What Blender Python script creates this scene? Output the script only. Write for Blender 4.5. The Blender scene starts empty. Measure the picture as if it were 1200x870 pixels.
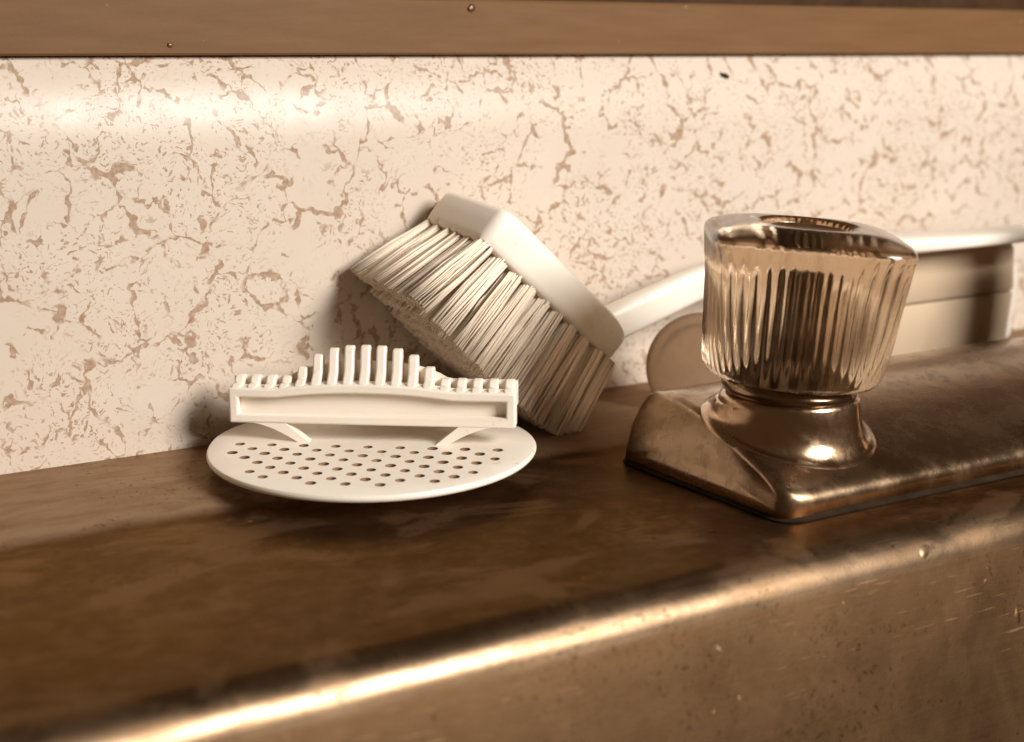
import bpy, bmesh, math, random
from mathutils import Vector, Matrix, geometry, noise as mnoise

random.seed(7)
scene = bpy.context.scene
COL = scene.collection
R = math.radians

# ------------------------------------------------------------------ camera
cam_d = bpy.data.cameras.new('camera')
cam = bpy.data.objects.new('camera', cam_d)
COL.objects.link(cam)
cam.location = (0.0, 0.0, 0.114)
cam.rotation_euler = (R(90 - 12.1), 0, R(-31.9))
cam_d.sensor_width = 36.0
cam_d.lens = 36.0 * 1750 / 1200
cam_d.clip_start = 0.01
cam_d.clip_end = 50
cam_d.dof.use_dof = True
cam_d.dof.focus_distance = 0.405
cam_d.dof.aperture_fstop = 11
scene.camera = cam

# ------------------------------------------------------------------ light
world = bpy.data.worlds.new('World')
scene.world = world
world.use_nodes = True
bg = world.node_tree.nodes['Background']
bg.inputs['Color'].default_value = (0.43, 0.262, 0.138, 1)
bg.inputs['Strength'].default_value = 0.20

def area(name, loc, target, size, power, color):
    l = bpy.data.lights.new(name, 'AREA')
    l.shape = 'RECTANGLE'
    l.size, l.size_y = size
    l.energy = power
    l.color = color
    o = bpy.data.objects.new(name, l)
    COL.objects.link(o)
    o.location = loc
    o.rotation_euler = (Vector(target) - Vector(loc)).to_track_quat('-Z', 'Y').to_euler()
    return o

area('window_light', (0.54, -0.56, 0.50), (0.22, 0.36, 0.04), (0.36, 0.42), 19.0, (1.0, 0.965, 0.91))
scene.view_settings.view_transform = 'Standard'
scene.view_settings.look = 'None'
scene.view_settings.exposure = 0.0
scene.view_settings.gamma = 1.0

# ------------------------------------------------------------------ helpers
def tag(o, label=None, cat=None, group=None, kind=None):
    if label: o['label'] = label
    if cat: o['category'] = cat
    if group: o['group'] = group
    if kind: o['kind'] = kind
    return o

def empty(name, loc, label, cat, rot=None):
    o = bpy.data.objects.new(name, None)
    COL.objects.link(o)
    o.empty_display_size = 0.01
    o.location = loc
    if rot is not None:
        o.rotation_euler = rot.to_euler() if hasattr(rot, 'to_euler') else rot
    return tag(o, label, cat)

def link(name, me, mat, parent=None, smooth=35):
    if mat is not None and not me.materials:
        me.materials.append(mat)
    o = bpy.data.objects.new(name, me)
    COL.objects.link(o)
    if parent is not None:
        o.parent = parent
    if smooth:
        me.polygons.foreach_set('use_smooth', [True] * len(me.polygons))
        if smooth < 180:
            me.set_sharp_from_angle(angle=R(smooth))
    return o

def mesh_from(name, verts, faces, fix=True):
    me = bpy.data.meshes.new(name)
    me.from_pydata([tuple(v) for v in verts], [], faces)
    if fix:
        bm = bmesh.new(); bm.from_mesh(me)
        bmesh.ops.remove_doubles(bm, verts=bm.verts, dist=1e-7)
        bmesh.ops.recalc_face_normals(bm, faces=bm.faces)
        bm.to_mesh(me); bm.free()
    me.update()
    return me

def loft(rings, closed=True, cap0=True, cap1=True):
    """rings: list of equal-length point lists -> verts, faces"""
    n = len(rings[0]); v = [p for r in rings for p in r]; f = []
    for i in range(len(rings) - 1):
        for j in range(n if closed else n - 1):
            k = (j + 1) % n
            f.append((i*n + j, i*n + k, (i+1)*n + k, (i+1)*n + j))
    if closed and cap0: f.append(tuple(reversed(range(n))))
    if closed and cap1: f.append(tuple(range((len(rings)-1)*n, len(rings)*n)))
    return v, f

def lathe(profile, seg=64, center=(0, 0)):
    rings = []
    for r, z in profile:
        rings.append([(center[0] + r*math.cos(2*math.pi*k/seg), center[1] + r*math.sin(2*math.pi*k/seg), z) for k in range(seg)])
    return loft(rings, True, profile[0][0] > 1e-6, profile[-1][0] > 1e-6)

def prism(poly, y0, y1):
    """polygon in local XZ extruded along Y"""
    n = len(poly)
    v = [(x, y0, z) for x, z in poly] + [(x, y1, z) for x, z in poly]
    f = [tuple(range(n)), tuple(range(2*n-1, n-1, -1))]
    for j in range(n):
        k = (j + 1) % n
        f.append((j, k, n + k, n + j))
    return v, f

def bevel(o, w, seg=2, angle=30):
    m = o.modifiers.new('bevel', 'BEVEL')
    m.width = w; m.segments = seg; m.limit_method = 'ANGLE'; m.angle_limit = R(angle)
    m.harden_normals = False
    return o

# ------------------------------------------------------------------ materials
class NT:
    def __init__(self, name):
        self.m = bpy.data.materials.new(name)
        self.m.use_nodes = True
        self.t = self.m.node_tree
        self.b = self.t.nodes['Principled BSDF']
        tc = self.t.nodes.new('ShaderNodeTexCoord')
        self.obj = tc.outputs['Object']
    def n(self, typ, **kw):
        nd = self.t.nodes.new(typ)
        for k, v in kw.items():
            setattr(nd, k, v)
        return nd
    def l(self, a, b): self.t.links.new(a, b)
    def mapping(self, scale=(1, 1, 1), loc=(0, 0, 0), rot=(0, 0, 0), src=None):
        m = self.n('ShaderNodeMapping')
        m.inputs['Scale'].default_value = scale
        m.inputs['Location'].default_value = loc
        m.inputs['Rotation'].default_value = rot
        self.l(src or self.obj, m.inputs['Vector'])
        return m.outputs[0]
    def noise(self, vec, scale, detail=3, rough=.5, dist=0):
        nd = self.n('ShaderNodeTexNoise')
        nd.inputs['Scale'].default_value = scale
        nd.inputs['Detail'].default_value = detail
        nd.inputs['Roughness'].default_value = rough
        nd.inputs['Distortion'].default_value = dist
        self.l(vec, nd.inputs['Vector'])
        return nd
    def ramp(self, fac, a, b, va=0.0, vb=1.0, smooth=True):
        nd = self.n('ShaderNodeMapRange', interpolation_type='SMOOTHSTEP' if smooth else 'LINEAR')
        nd.inputs['From Min'].default_value = a
        nd.inputs['From Max'].default_value = b
        nd.inputs['To Min'].default_value = va
        nd.inputs['To Max'].default_value = vb
        self.l(fac, nd.inputs['Value'])
        return nd.outputs[0]
    def math(self, op, a, b=None):
        nd = self.n('ShaderNodeMath', operation=op)
        for i, s in enumerate((a, b)):
            if s is None: continue
            if isinstance(s, (int, float)): nd.inputs[i].default_value = s
            else: self.l(s, nd.inputs[i])
        return nd.outputs[0]
    def mix(self, fac, a, b):
        nd = self.n('ShaderNodeMix', data_type='RGBA')
        for sock, s in ((nd.inputs[0], fac), (nd.inputs[6], a), (nd.inputs[7], b)):
            if isinstance(s, tuple): sock.default_value = s if len(s) == 4 else (*s, 1)
            elif isinstance(s, (int, float)): sock.default_value = s
            else: self.l(s, sock)
        return nd.outputs[2]
    def bump(self, h, strength, dist, normal=None):
        nd = self.n('ShaderNodeBump')
        nd.inputs['Strength'].default_value = strength
        nd.inputs['Distance'].default_value = dist
        self.l(h, nd.inputs['Height'])
        if normal is not None: self.l(normal, nd.inputs['Normal'])
        return nd.outputs[0]
    def set(self, **kw):
        for k, v in kw.items():
            s = self.b.inputs[k.replace('_', ' ')]
            if isinstance(v, (int, float)): s.default_value = v
            elif isinstance(v, tuple): s.default_value = v if len(v) == 4 else (*v, 1)
            else: self.l(v, s)
        return self

def mat_laminate():
    m = NT('crackle_laminate')
    flat = m.mapping((1, 0, 1))
    # wobble the lookup so that veins wander
    w1 = m.noise(flat, 55, 3, .6); w2 = m.noise(flat, 260, 3, .6)
    def offset(vec, nz, amp):
        s = m.n('ShaderNodeVectorMath', operation='SUBTRACT'); m.l(nz.outputs['Color'], s.inputs[0]); s.inputs[1].default_value = (.5, .5, .5)
        k = m.n('ShaderNodeVectorMath', operation='SCALE'); m.l(s.outputs[0], k.inputs[0]); k.inputs['Scale'].default_value = amp
        a = m.n('ShaderNodeVectorMath', operation='ADD'); m.l(vec, a.inputs[0]); m.l(k.outputs[0], a.inputs[1])
        return a.outputs[0]
    warped = offset(offset(flat, w1, .020), w2, .0034)
    def veins(scale, width_noise_scale, wmax, brk_scale, brk_lo, brk_hi, loc):
        p = m.mapping((1, 0, 1), loc, (0, .5, 0), warped)
        sep = m.n('ShaderNodeSeparateXYZ'); m.l(p, sep.inputs[0])
        cmb = m.n('ShaderNodeCombineXYZ'); m.l(sep.outputs[0], cmb.inputs[0]); m.l(sep.outputs[2], cmb.inputs[1])
        v = m.n('ShaderNodeTexVoronoi', feature='DISTANCE_TO_EDGE', voronoi_dimensions='2D')
        v.inputs['Scale'].default_value = scale
        m.l(cmb.outputs[0], v.inputs['Vector'])
        wn = m.noise(m.mapping((1, 1, 1), (loc[0]+3, 1, 2), (0, 0, 0), flat), width_noise_scale, 2, .6)
        w = m.ramp(wn.outputs[0], .36, .72, .06*wmax, wmax)
        line = m.math('SUBTRACT', 1.0, m.math('DIVIDE', v.outputs['Distance'], w))
        line = m.ramp(line, 0.0, .22)
        b = m.noise(m.mapping((1, 1, 1), (loc[0]+9, 4, loc[2]), (0, 0, 0), flat), brk_scale, 3, .62)
        return m.math('MULTIPLY', line, m.ramp(b.outputs[0], brk_lo, brk_hi))
    a = veins(36, 200, .058, 62, .465, .53, (0, 0, 0))
    b = veins(100, 280, .125, 95, .49, .55, (.7, 0, .3))
    # short flakes and specks
    st = m.mapping((1.0, 1, 1.5), (0, 0, 0), (0, .7, 0), warped)
    sp = m.ramp(m.noise(st, 680, 2, .55).outputs[0], .585, .635)
    sp2 = m.ramp(m.noise(m.mapping((1.5, 1, 1), (5, 0, 1), (0, .35, 0), warped), 330, 2, .6).outputs[0], .645, .68)
    dens = m.ramp(m.noise(flat, 30, 3, .6).outputs[0], .38, .60)
    specks = m.math('MULTIPLY', m.math('MAXIMUM', sp, sp2), dens)
    mask = m.math('MAXIMUM', m.math('MAXIMUM', a, b), specks)
    tone = m.noise(flat, 700, 3, .6)
    mask = m.math('MULTIPLY', mask, m.ramp(tone.outputs[0], .25, .7, .55, 1.0))
    cream = m.mix(m.noise(flat, 28, 4, .6).outputs[0], (.56, .465, .378), (.635, .54, .455))
    colr = m.mix(mask, cream, (.31, .195, .115))
    rough = m.ramp(m.noise(flat, 60, 4, .6).outputs[0], .3, .7, .27, .38)
    nrm = m.bump(m.noise(flat, 900, 2, .5).outputs[0], .12, .0002)
    nrm = m.bump(m.noise(flat, 25, 2, .5).outputs[0], .25, .002, nrm)
    return m.set(Base_Color=colr, Roughness=rough, Normal=nrm, Specular_IOR_Level=.22).m

def mat_steel():
    m = NT('tarnished_steel')
    o = m.obj
    brush = m.noise(m.mapping((12, 900, 900)), 1.0, 3, .6)
    patch = m.noise(o, 22, 5, .62, .6)
    film = m.ramp(m.noise(m.mapping((.8, 1.3, .4), (1.3, .2, 0)), 34, 6, .62, .5).outputs[0], .50, .60)
    spots = m.ramp(m.noise(o, 380, 2, .5).outputs[0], .70, .78)
    pale = m.ramp(m.noise(o, 300, 2, .5).outputs[0], .74, .79)
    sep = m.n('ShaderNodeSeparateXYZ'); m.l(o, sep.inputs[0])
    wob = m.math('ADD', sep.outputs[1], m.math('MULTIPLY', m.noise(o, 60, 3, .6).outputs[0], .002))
    scale = m.math('MULTIPLY', m.ramp(wob, .3440, .3490), m.ramp(m.noise(m.mapping((.5, 1.6, 1)), 110, 6, .7, .3).outputs[0], .3, .65, .6, 1.0))  # paler, less metallic band along the strip by the wall
    z = sep.outputs[2]
    def scratches(rot, loc):                                           # thin straight hairlines
        p = m.mapping((60, 1500, 1500), loc, (0, 0, rot))
        return m.ramp(m.noise(p, 1.0, 2, .5).outputs[0], .69, .73)
    scr = m.math('MAXIMUM', scratches(.35, (0, 0, 0)), m.math('MAXIMUM', scratches(-.5, (7, 3, 0)), scratches(1.1, (3, 9, 0))))
    scr = m.math('MULTIPLY', scr, m.ramp(m.noise(o, 26, 3, .6).outputs[0], .48, .6))
    grit = m.math('MULTIPLY', m.ramp(m.noise(o, 620, 4, .7).outputs[0], .56, .66), m.ramp(m.noise(o, 40, 4, .65).outputs[0], .45, .62))
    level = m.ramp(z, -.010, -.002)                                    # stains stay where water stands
    worn = m.math('MULTIPLY', m.ramp(z, -.0002, -.0016), m.ramp(z, -.0100, -.0066))   # rolled edge's highlight painted into the colour, plus a smoother finish
    worn = m.math('MULTIPLY', worn, m.ramp(m.noise(m.mapping((45, 260, 260)), 1.0, 6, .7).outputs[0], .30, .62, .25, 1.0))
    film = m.math('MULTIPLY', film, m.math('ADD', m.math('MULTIPLY', level, .85), .15))
    col = m.mix(patch.outputs[0], (.056, .0315, .0158), (.150, .085, .045))
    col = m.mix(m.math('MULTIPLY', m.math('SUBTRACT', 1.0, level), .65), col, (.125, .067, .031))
    mott = m.ramp(m.noise(o, 130, 6, .72, .4).outputs[0], .40, .64)
    mott = m.math('MULTIPLY', mott, m.math('ADD', m.math('MULTIPLY', level, .75), .25))
    col = m.mix(m.math('MULTIPLY', mott, .36), col, (.21, .128, .072))
    col = m.mix(m.math('MULTIPLY', film, .65), col, (.25, .148, .078))
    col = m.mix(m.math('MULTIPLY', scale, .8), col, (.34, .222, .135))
    col = m.mix(m.math('MULTIPLY', worn, .7), col, (.27, .185, .115))  # paler tone of the painted edge highlight
    col = m.mix(m.math('MULTIPLY', scr, .75), col, (.30, .185, .10))
    col = m.mix(m.math('MULTIPLY', grit, .7), col, (.035, .018, .008))
    col = m.mix(m.math('MULTIPLY', spots, .5), col, (.04, .019, .008))
    col = m.mix(m.math('MULTIPLY', pale, .8), col, (.36, .24, .14))
    rough = m.math('ADD', m.ramp(patch.outputs[0], .3, .7, .40, .50), m.math('MULTIPLY', film, .08))
    rough = m.math('ADD', rough, m.math('MULTIPLY', brush.outputs[0], .06))
    rough = m.math('SUBTRACT', rough, m.math('MULTIPLY', worn, .17))
    nrm = m.bump(brush.outputs[0], .035, .0003)
    nrm = m.bump(m.noise(o, 1100, 3, .7).outputs[0], .12, .00025, nrm)
    nrm = m.bump(m.noise(o, 45, 3, .5).outputs[0], .16, .0015, nrm)
    dents = m.ramp(m.noise(m.mapping((1, 1, .5), (4, 2, 1)), 110, 1, .4).outputs[0], .755, .82)
    nrm = m.bump(dents, .4, .0010, nrm)
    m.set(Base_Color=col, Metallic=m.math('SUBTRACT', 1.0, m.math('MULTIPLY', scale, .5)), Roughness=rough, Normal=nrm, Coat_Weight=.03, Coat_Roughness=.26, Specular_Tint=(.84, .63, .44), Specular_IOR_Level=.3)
    return m.m

def mat_chrome(name='worn_chrome', dr=0.0, gain=1.0):
    m = NT(name)
    o = m.obj
    patch = m.noise(o, 45, 4, .6, .4)
    dirt = m.ramp(m.noise(o, 150, 6, .72, .3).outputs[0], .44, .72)
    fine = m.noise(o, 900, 3, .6)
    col = m.mix(patch.outputs[0], (.27*gain, .178*gain, .106*gain), (.43*gain, .30*gain, .192*gain))
    dark = m.ramp(m.noise(o, 28, 4, .6, .3).outputs[0], .46, .62)
    col = m.mix(m.math('MULTIPLY', dark, .45), col, (.16, .088, .04))
    col = m.mix(m.math('MULTIPLY', dirt, .38), col, (.13, .070, .031))
    rough = m.math('ADD', m.ramp(patch.outputs[0], .3, .7, .14 + dr, .24 + dr), m.math('MULTIPLY', dirt, .14))
    nrm = m.bump(fine.outputs[0], .10, .0002)
    nrm = m.bump(m.noise(o, 160, 3, .6).outputs[0], .10, .0005, nrm)
    return m.set(Base_Color=col, Metallic=1.0, Roughness=rough, Normal=nrm, Coat_Weight=.3, Coat_Roughness=.14).m

def mat_plastic(name, c0, c1, rough=.38, sss=.12, dirt=.3, dirtcol=(.36, .21, .12)):
    m = NT(name)
    o = m.obj
    col = m.mix(m.noise(o, 90, 4, .6).outputs[0], c0, c1)
    d = m.ramp(m.noise(o, 240, 4, .7).outputs[0], .60, .74)
    d2 = m.ramp(m.noise(o, 35, 3, .6).outputs[0], .48, .66)
    col = m.mix(m.math('MULTIPLY', m.math('MULTIPLY', d, d2), dirt), col, dirtcol)
    nrm = m.bump(m.noise(o, 700, 3, .5).outputs[0], .08, .0003)
    r = m.ramp(m.noise(o, 150, 3, .6).outputs[0], .3, .7, rough-.05, rough+.08)
    m.set(Base_Color=col, Roughness=r, Normal=nrm, Subsurface_Weight=sss)
    m.b.inputs['Subsurface Radius'].default_value = (1.0, .6, .35)
    m.b.inputs['Subsurface Scale'].default_value = .0015
    return m.m

def mat_acrylic():
    m = NT('yellowed_clear_acrylic')
    o = m.obj
    film = m.ramp(m.noise(m.mapping((1, 1, .35)), 240, 4, .65).outputs[0], .50, .68)
    col = m.mix(m.math('MULTIPLY', film, .55), (.62, .465, .32), (.36, .23, .13))
    rough = m.ramp(m.noise(o, 160, 4, .6).outputs[0], .35, .7, .06, .18)
    nrm = m.bump(m.noise(o, 600, 3, .6).outputs[0], .06, .0004)
    m.set(Base_Color=col, Roughness=rough, Normal=nrm, Transmission_Weight=1.0, IOR=1.47)
    return m.m

def mat_simple(name, c0, c1, rough, scale=80, metallic=0, bumpd=.0003):
    m = NT(name)
    nz = m.noise(m.obj, scale, 5, .65)
    m.set(Base_Color=m.mix(m.ramp(nz.outputs[0], .3, .7), c0, c1), Roughness=rough, Metallic=metallic,
          Normal=m.bump(m.noise(m.obj, scale*6, 3, .6).outputs[0], .15, bumpd))
    return m.m

def mat_trim():
    m = NT('brown_painted_trim')
    o = m.obj
    col = m.mix(m.noise(m.mapping((30, 200, 260)), 1.0, 4, .6).outputs[0], (.115, .056, .022), (.195, .100, .044))
    chip = m.ramp(m.noise(m.mapping((.55, 1, 1)), 260, 5, .68).outputs[0], .655, .70)
    edge = m.ramp(m.noise(o, 30, 2, .5).outputs[0], .5, .62)
    col = m.mix(m.math('MULTIPLY', m.math('MULTIPLY', chip, edge), .7), col, (.46, .30, .18))
    dk = m.ramp(m.noise(m.mapping((1, 1, .6), (2, 1, 5)), 330, 3, .6).outputs[0], .72, .77)
    col = m.mix(m.math('MULTIPLY', dk, .8), col, (.06, .028, .012))
    return m.set(Base_Color=col, Roughness=.55, Specular_IOR_Level=.15, Normal=m.bump(m.noise(o, 500, 3, .6).outputs[0], .15, .0003)).m

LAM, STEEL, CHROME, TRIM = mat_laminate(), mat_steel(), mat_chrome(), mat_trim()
BRIGHT = mat_chrome('bright_chrome', .0, 1.5)
SATIN = mat_chrome('satin_chrome', .05, 1.1)
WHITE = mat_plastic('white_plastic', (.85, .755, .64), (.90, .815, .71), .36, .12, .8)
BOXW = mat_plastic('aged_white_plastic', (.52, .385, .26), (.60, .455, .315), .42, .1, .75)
BRISTLE = mat_plastic('nylon_bristle', (.90, .74, .57), (.95, .83, .68), .45, .0, .15)
ACRYL = mat_acrylic()
DARK = mat_simple('dark_rubber', (.012, .007, .004), (.03, .017, .009), .6, 120)
DARK.node_tree.nodes['Principled BSDF'].inputs['Specular IOR Level'].default_value = .12
RUBBER = mat_simple('translucent_tan_rubber', (.46, .305, .185), (.54, .37, .23), .55, 140)
RUBBER.node_tree.nodes['Principled BSDF'].inputs['Transmission Weight'].default_value = .7
CORE = mat_simple('dark_brass_stem', (.07, .034, .014), (.14, .07, .031), .35, 160, .4)
SOCKET = mat_simple('brown_socket', (.07, .042, .022), (.24, .15, .085), .3, 130, .3)
HOLE_SHADE = mat_simple('hole_shade', (.16, .085, .04), (.30, .18, .10), .7, 300)  # dark tone standing in for shade inside the disc holes
RECESS = mat_simple('dark_stained_wood', (.035, .016, .007), (.06, .03, .013), .6, 60)

RECESS.node_tree.nodes['Principled BSDF'].inputs['Specular IOR Level'].default_value = .1

# ------------------------------------------------------------------ setting
WALL_Y = 0.396
X0, X1 = -0.35, 1.10

def strip(name, prof, mat, nx=60, smooth=50, wob=0.0):
    """open YZ profile swept along X"""
    rings = []
    for i in range(nx + 1):
        x = X0 + (X1 - X0) * i / nx
        ring = []
        for y, z in prof:
            d = wob * mnoise.noise(Vector((x*14, y*40, z*30)))
            ring.append((x, y + d*.4, z + d))
        rings.append(ring)
    v, f = loft(rings, closed=False)
    return link(name, mesh_from(name, v, f), mat, None, smooth)

# steel deck: upturned strip at the wall, flat ledge, rolled front edge, sloping bowl side
prof = [(WALL_Y + .012, .0043), (WALL_Y - .002, .0040), (.372, .0031), (.352, .0019), (.3475, .0011), (.3455, .0003), (.343, 0.0)]
prof += [(y, 0.0) for y in (.33, .315, .30, .285, .27, .26)]
rc, zc = .0098, -.0098
for k in range(0, 15):
    a = R(90 + k * 76 / 14)
    prof.append((.2495 + rc*math.cos(a), zc + rc*math.sin(a)))
dy, dz = math.cos(R(256)), math.sin(R(256))
py, pz = prof[-1]
for s in (.01, .03, .06, .10, .16, .24):
    prof.append((py + dy*s, pz + dz*s))
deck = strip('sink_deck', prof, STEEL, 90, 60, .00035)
tag(deck, 'tarnished brown steel sink ledge with rolled front edge', kind='structure')

# laminate backsplash with a rolled top
a0_ = .0880
wp = [(WALL_Y, -.004), (WALL_Y, .02), (WALL_Y, .05), (WALL_Y, .078), (WALL_Y, a0_)]
RR = .045
for k in range(1, 13):
    a = R(k * 2.8)
    wp.append((WALL_Y + RR*(1 - math.cos(a)), a0_ + RR*1.02*math.sin(a)))
wp.append((WALL_Y + .02, .1160))
splash = strip('backsplash', wp, LAM, 60, 60)
tag(splash, 'cream laminate backsplash with brown crackle veins and rolled top', kind='structure')

tp = [(WALL_Y + .016, .1128), (WALL_Y + .0046, .1128), (WALL_Y + .0040, .1134), (WALL_Y + .0040, .1285), (WALL_Y + .0048, .1293), (WALL_Y + .02, .1296)]
trim = strip('window_sill', tp, TRIM, 60, 40, .00012)
tag(trim, 'scuffed brown sill strip along the top of the backsplash', kind='structure')
rp = [(WALL_Y + .016, .1290), (WALL_Y + .016, .20)]
back = strip('window_frame_board', rp, RECESS, 20, 40)
tag(back, 'dark board behind the brown sill strip', kind='structure')

def blob(name, loc, rx, rz, th, mat, parent, seed):
    rnd = random.Random(seed)
    n = 16; ring = []
    for k in range(n):
        a = 2*math.pi*k/n; q = rnd.uniform(.7, 1.15)
        ring.append((rx*q*math.cos(a), rz*q*math.sin(a)))
    rings = [[(x, 0, z) for x, z in ring], [(x*.9, -th*.7, z*.9) for x, z in ring], [(x*.45, -th, z*.45) for x, z in ring]]
    v, f = loft(rings)
    o = link(name, mesh_from(name, v, f), mat, parent, 60)
    o.location = loc
    return o
c = blob('dark_chip', (.3335, WALL_Y + .0034, .1058), .0024, .0010, .0004, DARK, splash, 3)
c.rotation_euler = (R(-24), R(18), 0)
blob('nail_head', (.2345, WALL_Y + .0041, .1265), .0014, .0013, .0006, CORE, trim, 5)
blob('nail_head', (.140, WALL_Y + .0041, .1155), .0010, .0008, .0004, CORE, trim, 8)

# ------------------------------------------------------------------ scraper
def build_scraper():
    yaw, tilt = R(-37), R(2.2)
    rot = Matrix.Rotation(yaw, 3, 'Z') @ Matrix.Rotation(tilt, 3, 'X')
    root = empty('dish_scraper', (.1760, .3545, .0096),
                 'white plastic round scraper with perforated disc and raised comb of teeth, beside the brush bristles', 'scraper', rot)
    rad, th = .0446, .0010
    # perforated disc -------------------------------------------------
    def circ(cx, cy, r, n, ph=0): return [(cx + r*math.cos(ph + 2*math.pi*k/n), cy + r*math.sin(ph + 2*math.pi*k/n)) for k in range(n)]
    holes = []
    row = 0; y = -.0042
    while y > -rad + .006:
        off = .0044 if row % 2 else 0
        for i in range(-6, 7):
            x = i*.0088 + off - .0006
            if math.hypot(x, y) < rad - .0055:
                holes.append((x, y))
        row += 1; y -= .0039
    outer = circ(0, 0, rad - .0009, 96)
    verts = [Vector(p) for p in outer]; edges = [(i, (i+1) % 96) for i in range(96)]
    hole_loops = []
    rnd = random.Random(4)
    for hx, hy in holes:
        b = len(verts)
        ring = circ(hx, hy, .00145*rnd.uniform(.9, 1.06), 12)
        ring.reverse()
        verts += [Vector(p) for p in ring]
        edges += [(b+i, b+(i+1) % 12) for i in range(12)]
        hole_loops.append(range(b, b+12))
    vo, eo, fo, *_ = geometry.delaunay_2d_cdt(verts, edges, [], 0, 1e-7)
    V = [(p.x, p.y, 0) for p in vo]; n0 = len(V)
    V += [(p.x, p.y, -th) for p in vo]
    F = []
    for f in fo:
        cx = sum(vo[i].x for i in f)/len(f); cy = sum(vo[i].y for i in f)/len(f)
        if any((cx-hx)**2 + (cy-hy)**2 < .00143**2 for hx, hy in holes): continue
        F.append(tuple(f)); F.append(tuple(n0+i for i in reversed(f)))
    me_v = V; 
    wall0 = len(F)
    # hole walls
    for hx, hy in holes:
        idx = [i for i, p in enumerate(vo) if abs(math.hypot(p.x-hx, p.y-hy)) < .0018]
        idx.sort(key=lambda i: math.atan2(vo[i].y-hy, vo[i].x-hx))
        for a, b2 in zip(idx, idx[1:]+idx[:1]):
            F.append((a, b2, n0+b2, n0+a))
    wall1 = len(F)
    # rounded rim
    ringidx = [i for i, p in enumerate(vo) if p.length > rad - .0012]
    ringidx.sort(key=lambda i: math.atan2(vo[i].y, vo[i].x))
    m = len(ringidx)
    prev = ringidx
    for dr, z in ((-.0003, -.00018), (0, -.0007), (0, -.0013), (-.0004, -.0018)):
        cur = []
        for i in ringidx:
            s = (rad + dr)/vo[i].length
            cur.append(len(me_v)); me_v.append((vo[i].x*s, vo[i].y*s, z))
        for k in range(m):
            q = (k+1) % m
            F.append((prev[k], prev[q], cur[q], cur[k]))
        prev = cur
    for k in range(m):
        q = (k+1) % m
        F.append((prev[k], prev[q], n0+ringidx[q], n0+ringidx[k]))
    me_v = [(x, y if y < 0 else y*.84, z) for x, y, z in me_v]
    me = mesh_from('perforated_disc', me_v, F)
    disc = link('perforated_disc', me, WHITE, root, 40)
    me.materials.append(HOLE_SHADE)                                          # shade of the holes painted on their walls
    for p in me.polygons:
        c_ = p.center
        if abs(p.normal.z) < .3 and math.hypot(c_.x, c_.y) < rad - .002: p.material_index = 1
    v, f = lathe([(.0150, -.0088), (.0156, -.0084), (.0160, -.0040), (.0164, -.0008)], 48)
    link('foot', mesh_from('foot', v, f), WHITE, root, 40)
    # grip bar: rear web plus raised front frame ------------------------
    L = .0392
    def top(x):
        t = max(0.0, 1 - (abs(x + .002)/.024)**2.2)
        return .0150 + .0016*t
    xs = [-L + 2*L*i/40 for i in range(41)]
    body = [(x, top(x)) for x in xs] + [(L, .0052), (-L, .0052)]
    body.reverse()
    v, f = prism(body, .0012, .0034)
    bar = link('grip_bar', mesh_from('grip_bar', v, f), WHITE, root, 30)
    # frame as a loop with a hole (recess)
    def ringpts(inset, rr):
        xx = [-L + inset + (2*L - 2*inset)*i/40 for i in range(41)]
        return [(x, top(x) - inset*1.0) for x in xx] + [(L - inset, .0052 + inset*1.05), (0, .0052 + inset*1.05), (-L + inset, .0052 + inset*1.05)]
    o_, i_ = ringpts(0, 0), ringpts(.0026, 0)
    n = len(o_); V = []; F = []
    for ring, y in ((o_, -.0016), (i_, -.0016), (o_, .0011), (i_, .0011)):
        V += [(x, y, z) for x, z in ring]
    for j in range(n):
        k = (j+1) % n
        F += [(j, k, n+k, n+j), (2*n+j, 2*n+k, k, j), (n+j, n+k, 3*n+k, 3*n+j), (3*n+j, 3*n+k, 2*n+k, 2*n+j)]
    fr = link('frame', mesh_from('frame', V, F), WHITE, bar, 30)
    bevel(fr, .0006, 3); bevel(bar, .0004, 2)
    # struts ------------------------------------------------------------
    for s in (-1, 1):
        inner = [(s*(.0165 + .0075*t), -.0006 + .0062*t) for t in (0, .25, .5, .75, 1)]
        outer_ = []
        for q in range(0, 9):
            t = q/8
            outer_.append((s*(.0345 - .0148*t), .0054 - .0060*t**1.7))
        poly = inner + outer_
        if s < 0: poly = poly[::-1]
        v, f = prism(poly, -.0013, .0016)
        st = link('strut', mesh_from('strut', v, f), WHITE, root, 30)
        bevel(st, .0004, 2)
    # teeth ---------------------------------------------------------------
    nT = 18; pitch = .0744/(nT-1)
    for i in range(nT):
        x = -.0372 + pitch*i
        u = (x + .0020)/.0195
        h = .0172 + .0088*max(0.0, 1 - abs(u)**2.6)**.8 if abs(u) < 1 else .0172
        z0 = top(x) - .0012
        # side profile in YZ: low at the front, curving up to the tall rear
        pr = [(-.0014, z0), (-.0014, z0 + .0012), (.0008, z0 + .0016 + (h - z0)*.12), (.0024, z0 + (h - z0)*.45), (.0034, z0 + (h - z0)*.85), (.0042, h),
              (.0062, h), (.0070, h - .0006), (.0070, z0)]
        w = .0013
        V = [(x - w, yy, zz) for yy, zz in pr] + [(x + w, yy, zz) for yy, zz in pr]
        n = len(pr)
        F = [tuple(range(n)), tuple(range(2*n-1, n-1, -1))] + [(j, (j+1) % n, n + (j+1) % n, n + j) for j in range(n)]
        t = link('tooth', mesh_from('tooth', V, F), WHITE, root, 30)
        bevel(t, .0005, 3)
    xs = [-L + 2*L*i/40 for i in range(41)]
    wp_ = [(x, (.0165 + .0048*max(0, 1 - abs((x+.002)/.022)**2.4)**.8 if abs(x+.002) < .022 else .0165)) for x in xs] + [(L, .010), (-L, .010)]
    wp_.reverse()
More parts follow.
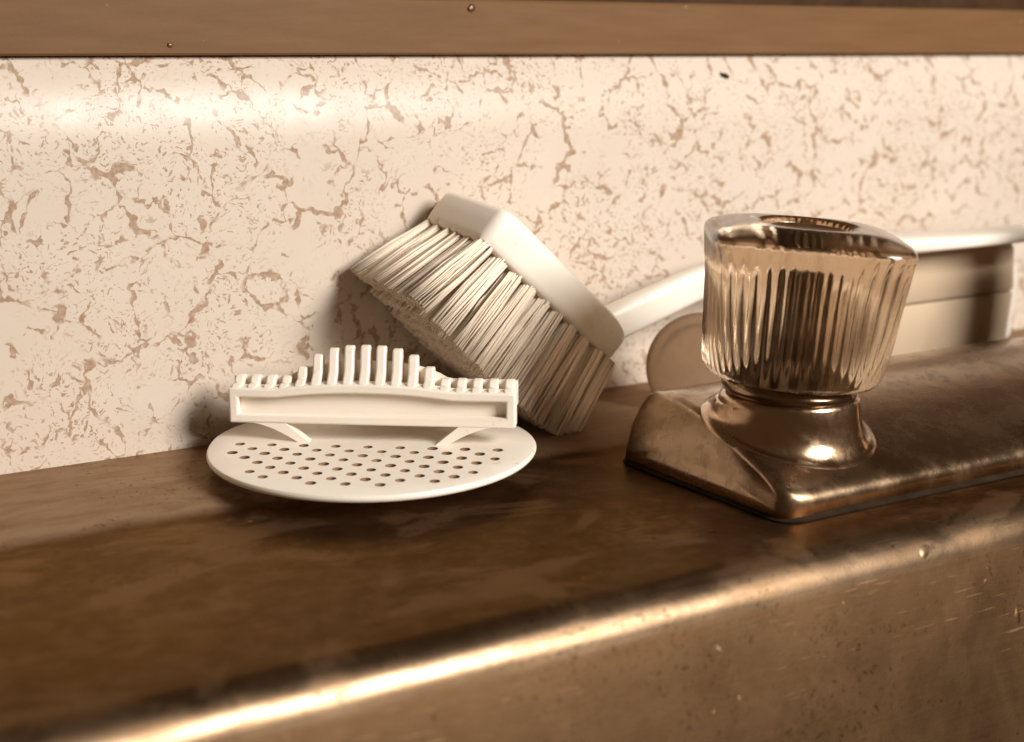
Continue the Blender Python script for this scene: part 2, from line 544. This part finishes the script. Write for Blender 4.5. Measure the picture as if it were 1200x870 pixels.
    v, f = prism(wp_, .0058, .0076)
    web = link('rear_web', mesh_from('rear_web', v, f), WHITE, root, 30)
    return root
build_scraper()

# ------------------------------------------------------------------ brush
def build_brush():
    root = empty('dish_brush', (.2275, .3615, .0040),
                 'white plastic dish brush leaning on the wall, bristles down, long handle behind the knob', 'brush')
    org = Vector(root.location)
    # head frame: a along the block, b along the bristles, c through to the wall
    c = Vector((-.09, .995, 0)).normalized()
    a = Vector((.735, .10, -.665)); a = (a - c*a.dot(c)).normalized()
    roll = Matrix.Rotation(R(-7), 3, a); c = roll @ c
    b = a.cross(c); b = b if b.z < 0 else -b
    if b.y < 0: roll = Matrix.Rotation(R(14), 3, a); c = roll @ c; b = roll @ b
    A = Vector((.2195, .3545, .0712))           # near top corner of the block
    LEN, TH, W = .0680, .0122, .0358
    P = lambda s, t, u: A + a*s + b*t + c*u - org
    # rounded block outline in (s,u), lofted along b
    def outline(inset):
        r = .009 - inset*.3; pts = []
        s0, s1, u0, u1 = inset, LEN - inset, inset, W - inset
        r_big = .0125
        for (cx, cy, a0, rr) in ((s0 + .004, u0 + .004, 180, .004), (s1 - r_big, u0 + r_big, 270, r_big), (s1 - r_big, u1 - r_big, 0, r_big), (s0 + .004, u1 - .004, 90, .004)):
            for k in range(7):
                an = R(a0 + k*15)
                pts.append((cx + rr*math.cos(an), cy + rr*math.sin(an)))
        return pts
    def crown(s): return -.0022*math.sin(math.pi*min(1, max(0, s/LEN)))   # top bulges slightly
    rings = []
    for t, ins in ((0.0, .0030), (.0003, .0016), (.0010, .0006), (.0022, .0001), (.0060, 0), (.0095, .0001), (.0111, .0003), (.0119, .0009), (.0122, .0018)):
        rings.append([P(s, t*(1 - .17*max(0, s/LEN - .35)/.65) + (crown(s) if t < .002 else crown(s)*.3), u) for s, u in outline(ins)])
    v, f = loft(rings)
    link('head', mesh_from('head', v, f), WHITE, root, 35)
    # tufts --------------------------------------------------------------
    rnd = random.Random(11)
    ns, nu = 10, 6
    for i in range(ns):
        for j in range(nu):
            fs, fu = i/(ns-1), j/(nu-1)
            s = .0042 + (LEN - .0084)*fs
            u = .0036 + (W - .0072)*fu
            splay_s = (fs - .5)*.24 - .05 + rnd.uniform(-.025, .025) - (.16 if i == 0 else .06 if i == 1 else 0)
            splay_u = (fu - .5)*(.30 if fu < .5 else .10) + rnd.uniform(-.025, .025)
            V = []; F = []
            for k in range(105):
                q = rnd.random()**.5*.0026; an = rnd.uniform(0, 6.283)
                ds, du = q*math.cos(an), q*math.sin(an)
                sp = 1.25 + rnd.gauss(0, .10)
                ls = splay_s + ds*9*sp + rnd.gauss(0, .010)
                lu = splay_u + du*9*sp + rnd.gauss(0, .010)
                ln = .0285 + rnd.uniform(-.0004, .0002) - .003*abs(fs-.5)
                bend = rnd.gauss(0, .0003)
                rb = .00040
                b0 = len(V)
                for m, t in enumerate((0, .5, 1)):
                    cs = s + ds + ls*ln*t + bend*math.sin(math.pi*t); cu = u + du + lu*ln*t + bend*math.cos(k)*math.sin(math.pi*t)
                    ct = TH - .0030 + (ln + .0024)*t*(1 - .25*(ls*ls + lu*lu))
                    for w in range(3):
                        aw = an + w*2.0944
                        V.append(P(cs + rb*math.cos(aw), ct, cu + rb*math.sin(aw)))
                for m in range(2):
                    for w in range(3):
                        x = (w+1) % 3
                        F.append((b0+m*3+w, b0+m*3+x, b0+m*3+3+x, b0+m*3+3+w))
                F.append((b0+6, b0+7, b0+8))
            link('bristle_tuft', mesh_from('bristle_tuft', V, F, False), BRISTLE, root, 180)
    # handle: rounded bar, rising from the head end and levelling out over the soap box
    pts = [(.2570, .3740, .0268, .0085, .0074), (.2640, .3740, .0290, .0108, .0086), (.2750, .3740, .0323, .0112, .0086), (.2880, .3740, .0362, .0110, .0082), (.3045, .3735, .0410, .0106, .0080),
           (.3250, .3700, .0455, .0100, .0084), (.3450, .3650, .0487, .0088, .0120), (.3650, .3605, .0500, .0070, .0170), (.3850, .3580, .0502, .0060, .0190), (.4050, .3570, .0500, .0052, .0180),
           (.4250, .3572, .0500, .0052, .0165), (.4450, .3580, .0500, .0050, .0150), (.4600, .3585, .0500, .0044, .0120), (.4660, .3588, .0499, .0026, .0070)]
    # catmull-rom resample
    fine = []
    for i in range(len(pts)-1):
        p0, p1, p2, p3 = (pts[max(0, i-1)], pts[i], pts[i+1], pts[min(len(pts)-1, i+2)])
        for k in range(5):
            t = k/5
            fine.append([.5*((2*q1) + (-q0+q2)*t + (2*q0-5*q1+4*q2-q3)*t*t + (-q0+3*q1-3*q2+q3)*t**3) for q0, q1, q2, q3 in zip(p0, p1, p2, p3)])
    fine.append(list(pts[-1]))
    rings = []
    for i, p in enumerate(fine):
        q0 = Vector(fine[max(0, i-1)][:3]); q1 = Vector(fine[min(len(fine)-1, i+1)][:3])
        d = (q1 - q0).normalized()
        side = d.cross(Vector((0, 0, 1))).normalized()
        upv = side.cross(d).normalized()
        hh, ww = p[3]/2, p[4]/2
        ring = []
        for k in range(24):
            an = 2*math.pi*k/24
            ca, sa = math.cos(an), math.sin(an)
            e = .55
            ring.append(Vector(p[:3]) - org + side*ww*math.copysign(abs(ca)**e, ca) + upv*hh*math.copysign(abs(sa)**e, sa))
        rings.append(ring)
    v, f = loft(rings)
    link('handle', mesh_from('handle', v, f), WHITE, root, 50)
    return root
build_brush()

# ------------------------------------------------------------------ soap box behind the faucet
def build_soap_box():
    root = empty('soap_box', (.404, .3780, .0018),
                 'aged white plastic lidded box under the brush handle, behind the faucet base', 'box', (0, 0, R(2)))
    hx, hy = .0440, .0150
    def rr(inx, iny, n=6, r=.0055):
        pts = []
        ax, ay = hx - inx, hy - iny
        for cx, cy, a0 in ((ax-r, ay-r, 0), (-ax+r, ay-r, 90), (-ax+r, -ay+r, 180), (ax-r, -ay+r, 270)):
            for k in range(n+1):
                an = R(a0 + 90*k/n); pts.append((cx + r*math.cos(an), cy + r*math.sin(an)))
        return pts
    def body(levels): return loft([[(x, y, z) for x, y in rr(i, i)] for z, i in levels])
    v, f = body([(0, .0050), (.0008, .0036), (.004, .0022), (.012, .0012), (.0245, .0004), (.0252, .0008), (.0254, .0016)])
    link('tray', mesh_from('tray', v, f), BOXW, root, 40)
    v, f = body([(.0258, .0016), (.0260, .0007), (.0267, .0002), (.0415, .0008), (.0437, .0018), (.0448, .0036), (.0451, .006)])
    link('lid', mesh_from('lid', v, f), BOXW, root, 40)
    # upright thumb tab on the end
    v, f = prism([(hx - .0006, .006), (hx + .0022, .008), (hx + .0034, .020), (hx + .0034, .034), (hx + .0016, .036), (hx - .0004, .034)][::-1], -.0105, .0085)
    bevel(link('thumb_tab', mesh_from('thumb_tab', v, f), WHITE, root, 40), .0006, 2)
build_soap_box()

# ------------------------------------------------------------------ sink stopper
def build_stopper():
    rad = .0172
    yaw = R(-20)
    rot = Matrix.Rotation(R(-38), 3, 'Z') @ Matrix.Rotation(R(90 - 9), 3, 'X')
    root = empty('sink_stopper', (.2915, .3565, rad*.985 + .0003), 'tan round rubber sink stopper standing on edge behind the knob', 'stopper', rot)
    # local Z is the disc axis, local -? toward the viewer
    prof = [(0, .0004), (rad*.80, .0004), (rad*.90, .0003), (rad*.95, 0), (rad*.985, -.0006), (rad, -.0014), (rad*.99, -.0030), (rad*.93, -.0038), (rad*.80, -.0040), (rad*.74, -.0085), (rad*.70, -.0090), (0, -.0090)]
    v, f = lathe(prof, 64)
    link('disc', mesh_from('disc', v, f), RUBBER, root, 40)
build_stopper()

# ------------------------------------------------------------------ faucet
def build_faucet():
    KX, KY = .2682, .2908
    root = empty('faucet', (.36, .30, 0), 'worn chrome faucet base with fluted clear acrylic knob on a round collar', 'faucet')
    org = Vector(root.location)
    # base plate
    prof = [(.2622, .0012), (.2618, .0022), (.2618, .0046), (.2621, .0058), (.2629, .0069), (.2644, .0080), (.2665, .0091), (.269, .0101), (.272, .0112), (.280, .0135), (.288, .0160), (.297, .0182), (.306, .0200), (.314, .0211), (.320, .0214), (.3255, .0208),
            (.3285, .0190), (.3305, .0160), (.3315, .0110), (.3317, .0040), (.3313, .0012)]
    mid = .297
    secs = [(.0012, .40), (.0008, .62), (.0002, .86), (.0000, .925), (.0003, .966), (.0008, .988), (.0016, 1.0), (.007, 1.0), (.012, 1.0), (.02, 1.0), (.03, 1.0), (.06, 1.0), (.10, 1.0), (.15, 1.0), (.20, 1.0), (.28, 1.0), (.33, 1.0)]
    rings = []
    for dx, s in secs:
        rg = []
        sh = .40 if dx < .05 else .40*max(0, 1 - (dx - .05)/.1)
        for y, z in prof:
            zz = .0012 + (z - .0012)*s
            if s <= .9: zz = .0085 + (z - .0085)*s*.95
            yy = mid + (y - mid)*s
            # rounded corners in plan near the end
            rad = .0065; dd = min(yy - .2618, .3317 - yy); cr = 0
            if dd < rad and dx < .06: cr = (rad - math.sqrt(max(0, rad*rad - (rad - max(0, dd))**2)))*max(0, 1 - dx/.05)
            rg.append(Vector((.2412 + dx + cr + sh*.0214*(zz/.0214)**2, yy, zz)) - org)
        rings.append(rg)
    v, f = loft(rings)
    base = link('base_plate', mesh_from('base_plate', v, f), SATIN, root, 60)
    # gasket
    def rrect(x0, x1, y0, y1, r, z):
        pts = []
        for cx, cy, a0 in ((x1-r, y1-r, 0), (x0+r, y1-r, 90), (x0+r, y0+r, 180), (x1-r, y0+r, 270)):
            for k in range(7):
                an = R(a0 + 15*k); pts.append(Vector((cx + r*math.cos(an), cy + r*math.sin(an), z)) - org)
        return pts
    v, f = loft([rrect(.2414, .5697, .2612, .3321, .006, .0001), rrect(.2412, .5699, .2610, .3323, .006, .0006), rrect(.2422, .5692, .2622, .3312, .006, .0014)])
    link('gasket', mesh_from('gasket', v, f), DARK, root, 40)
    # collar boss
    def bh(y):
        for (ya, za), (yb, zb) in zip(prof, prof[1:]):
            if ya <= y <= yb and yb > ya: return za + (zb - za)*(y - ya)/(yb - ya)
        return .002
    cprof = [(.0238, -.0012), (.0232, .0001), (.0221, .0004), (.0211, .0011), (.0202, .0023), (.0195, .0042), (.0191, .0064), (.0189, .0085)]
    top_r = [(.0187, .0236), (.0183, .0246), (.0172, .0252), (.0150, .0254)]
    rings = []
    for r, z in cprof + top_r:
        rg = []
        for q in range(80):
            an = 2*math.pi*q/80; x, y = r*math.cos(an), r*math.sin(an)
            y = max(y, .2632 - KY)
            zz = min(bh(KY + y) + z, .0230) if (r, z) in cprof else z
            rg.append((x, y, zz))
        rings.append(rg)
    v, f = loft(rings, True, False, True)
    o = link('collar', mesh_from('collar', v, f), BRIGHT, root, 60); o.location = Vector((KX, KY, 0)) - org
    # knob : tilted a little, as turned on a worn stem
    view = Vector((-KX, -KY, 0)).normalized()
    tilt = Matrix.Rotation(R(-4.5), 3, view)
    spin = Matrix.Rotation(R(-43 + 8), 3, 'Z')
    M = tilt @ spin
    prof_k = [(.0152, .0292), (.0192, .0293), (.0212, .0299), (.0222, .0312), (.0227, .0332), (.0236, .038), (.0246, .045), (.0256, .052), (.0265, .0585), (.0270, .0622), (.0272, .0634), (.0269, .0646), (.0258, .0655),
              (.0235, .0664), (.0205, .0672), (.0170, .0678), (.0145, .0680), (.0128, .0679), (.0118, .0675), (.0112, .0664), (.0108, .0645), (.0100, .0634), (.0060, .0630), (.0020, .0630), (.0004, .0630)]
    NS = 360; nf = 60
    def sup(an, n):
        return 1.0/((abs(math.cos(an))**n + abs(math.sin(an))**n)**(1/n))
    rings = []
    for r, z in prof_k:
        sq = 0 if z < .0315 else min(1, (z - .0315)/.02)
        if r < .020 and z > .06: sq = max(0, (r - .0125)/.0075)
        if r < .0125: sq = 0
        fl = 1.0 if .034 < z < .0615 and r > .02 else (.35 if .032 < z < .0632 and r > .02 else 0)
        ring = []
        for k in range(NS):
            an = 2*math.pi*k/NS
            e = sup(an, 2 + 3.0*sq) / (1 + .105*sq)
            ph = (an*nf/(2*math.pi)) % 1.0
            flute = -.00085*fl*(1 - abs(2*ph - 1)**1.5 if True else 0)
            q = r*1.06*e + flute
            ring.append(M @ Vector((q*math.cos(an), q*math.sin(an), (z - .029)*1.06)))
        rings.append(ring)
    v, f = loft(rings)
    knob = link('knob', mesh_from('knob', v, f), ACRYL, root, 180)
    knob.location = Vector((KX, KY, .029)) - org
    tag(knob, 'yellowed clear acrylic knob with vertical flutes and recessed top')
    def sub(name, prof, mat, seg=48, parent=knob):
        v, f = lathe([(r, (z - .029)*1.06) for r, z in prof], seg)
        me = mesh_from(name, [M @ Vector(p) for p in v], f)
        return link(name, me, mat, parent, 50)
    # fluted socket moulded round the stem, seen through the acrylic
    rings = []
    for r, z in ((.0100, .0303), (.0128, .0306), (.0120, .033), (.0078, .036), (.0070, .0560), (.0060, .0585), (.0001, .0590)):
        rings.append([M @ Vector(((r + (.0009*math.cos(k*math.pi/2) if r > .0065 else 0))*math.cos(2*math.pi*k/80), (r + (.0009*math.cos(k*math.pi/2) if r > .0065 else 0))*math.sin(2*math.pi*k/80), (z - .029)*1.06)) for k in range(80)])
    v, f = loft(rings)
    link('stem', mesh_from('stem', v, f), SOCKET, knob, 60)
    sub('cap', [(.0001, .0633), (.0098, .0633), (.0103, .0640), (.0104, .0662), (.0098, .0668), (.0088, .0664), (.0070, .0662), (.0001, .0664)], CORE)
    sub('trim_ring', [(.0140, .0245), (.0166, .0246), (.0176, .0252), (.0180, .0264), (.0178, .0276), (.0168, .0284), (.0150, .0288), (.0001, .0290)], CHROME, 64)
    # unseen spout beyond the right edge, added and sized for its shadow
    SX, SY = .4370, .3000
    v, f = lathe([(.0200, .0190), (.0180, .0215), (.0165, .0250), (.0160, .0690), (.0150, .0725), (.0120, .0745), (.0001, .0750)], 64)
    sp = link('spout_hub', mesh_from('spout_hub', v, f), CHROME, root, 50); sp.location = Vector((SX, SY, 0)) - org
    path = []
    for k in range(0, 25):
        t = k/24
        path.append(Vector((SX + .010*t, SY - .006 - .19*t, .062 + .012*math.sin(min(1, t*1.15)*math.pi*.62) - .0)))
    rings = []
    for i, p in enumerate(path):
        d = (path[min(24, i+1)] - path[max(0, i-1)]).normalized()
        sd = d.cross(Vector((0, 0, 1))).normalized(); up = sd.cross(d)
        rad = .0092 - .0015*i/24
        rings.append([p - org + sd*rad*math.cos(2*math.pi*k/24) + up*rad*math.sin(2*math.pi*k/24) for k in range(24)])
    v, f = loft(rings)
    link('spout', mesh_from('spout', v, f), CHROME, root, 60)
build_faucet()
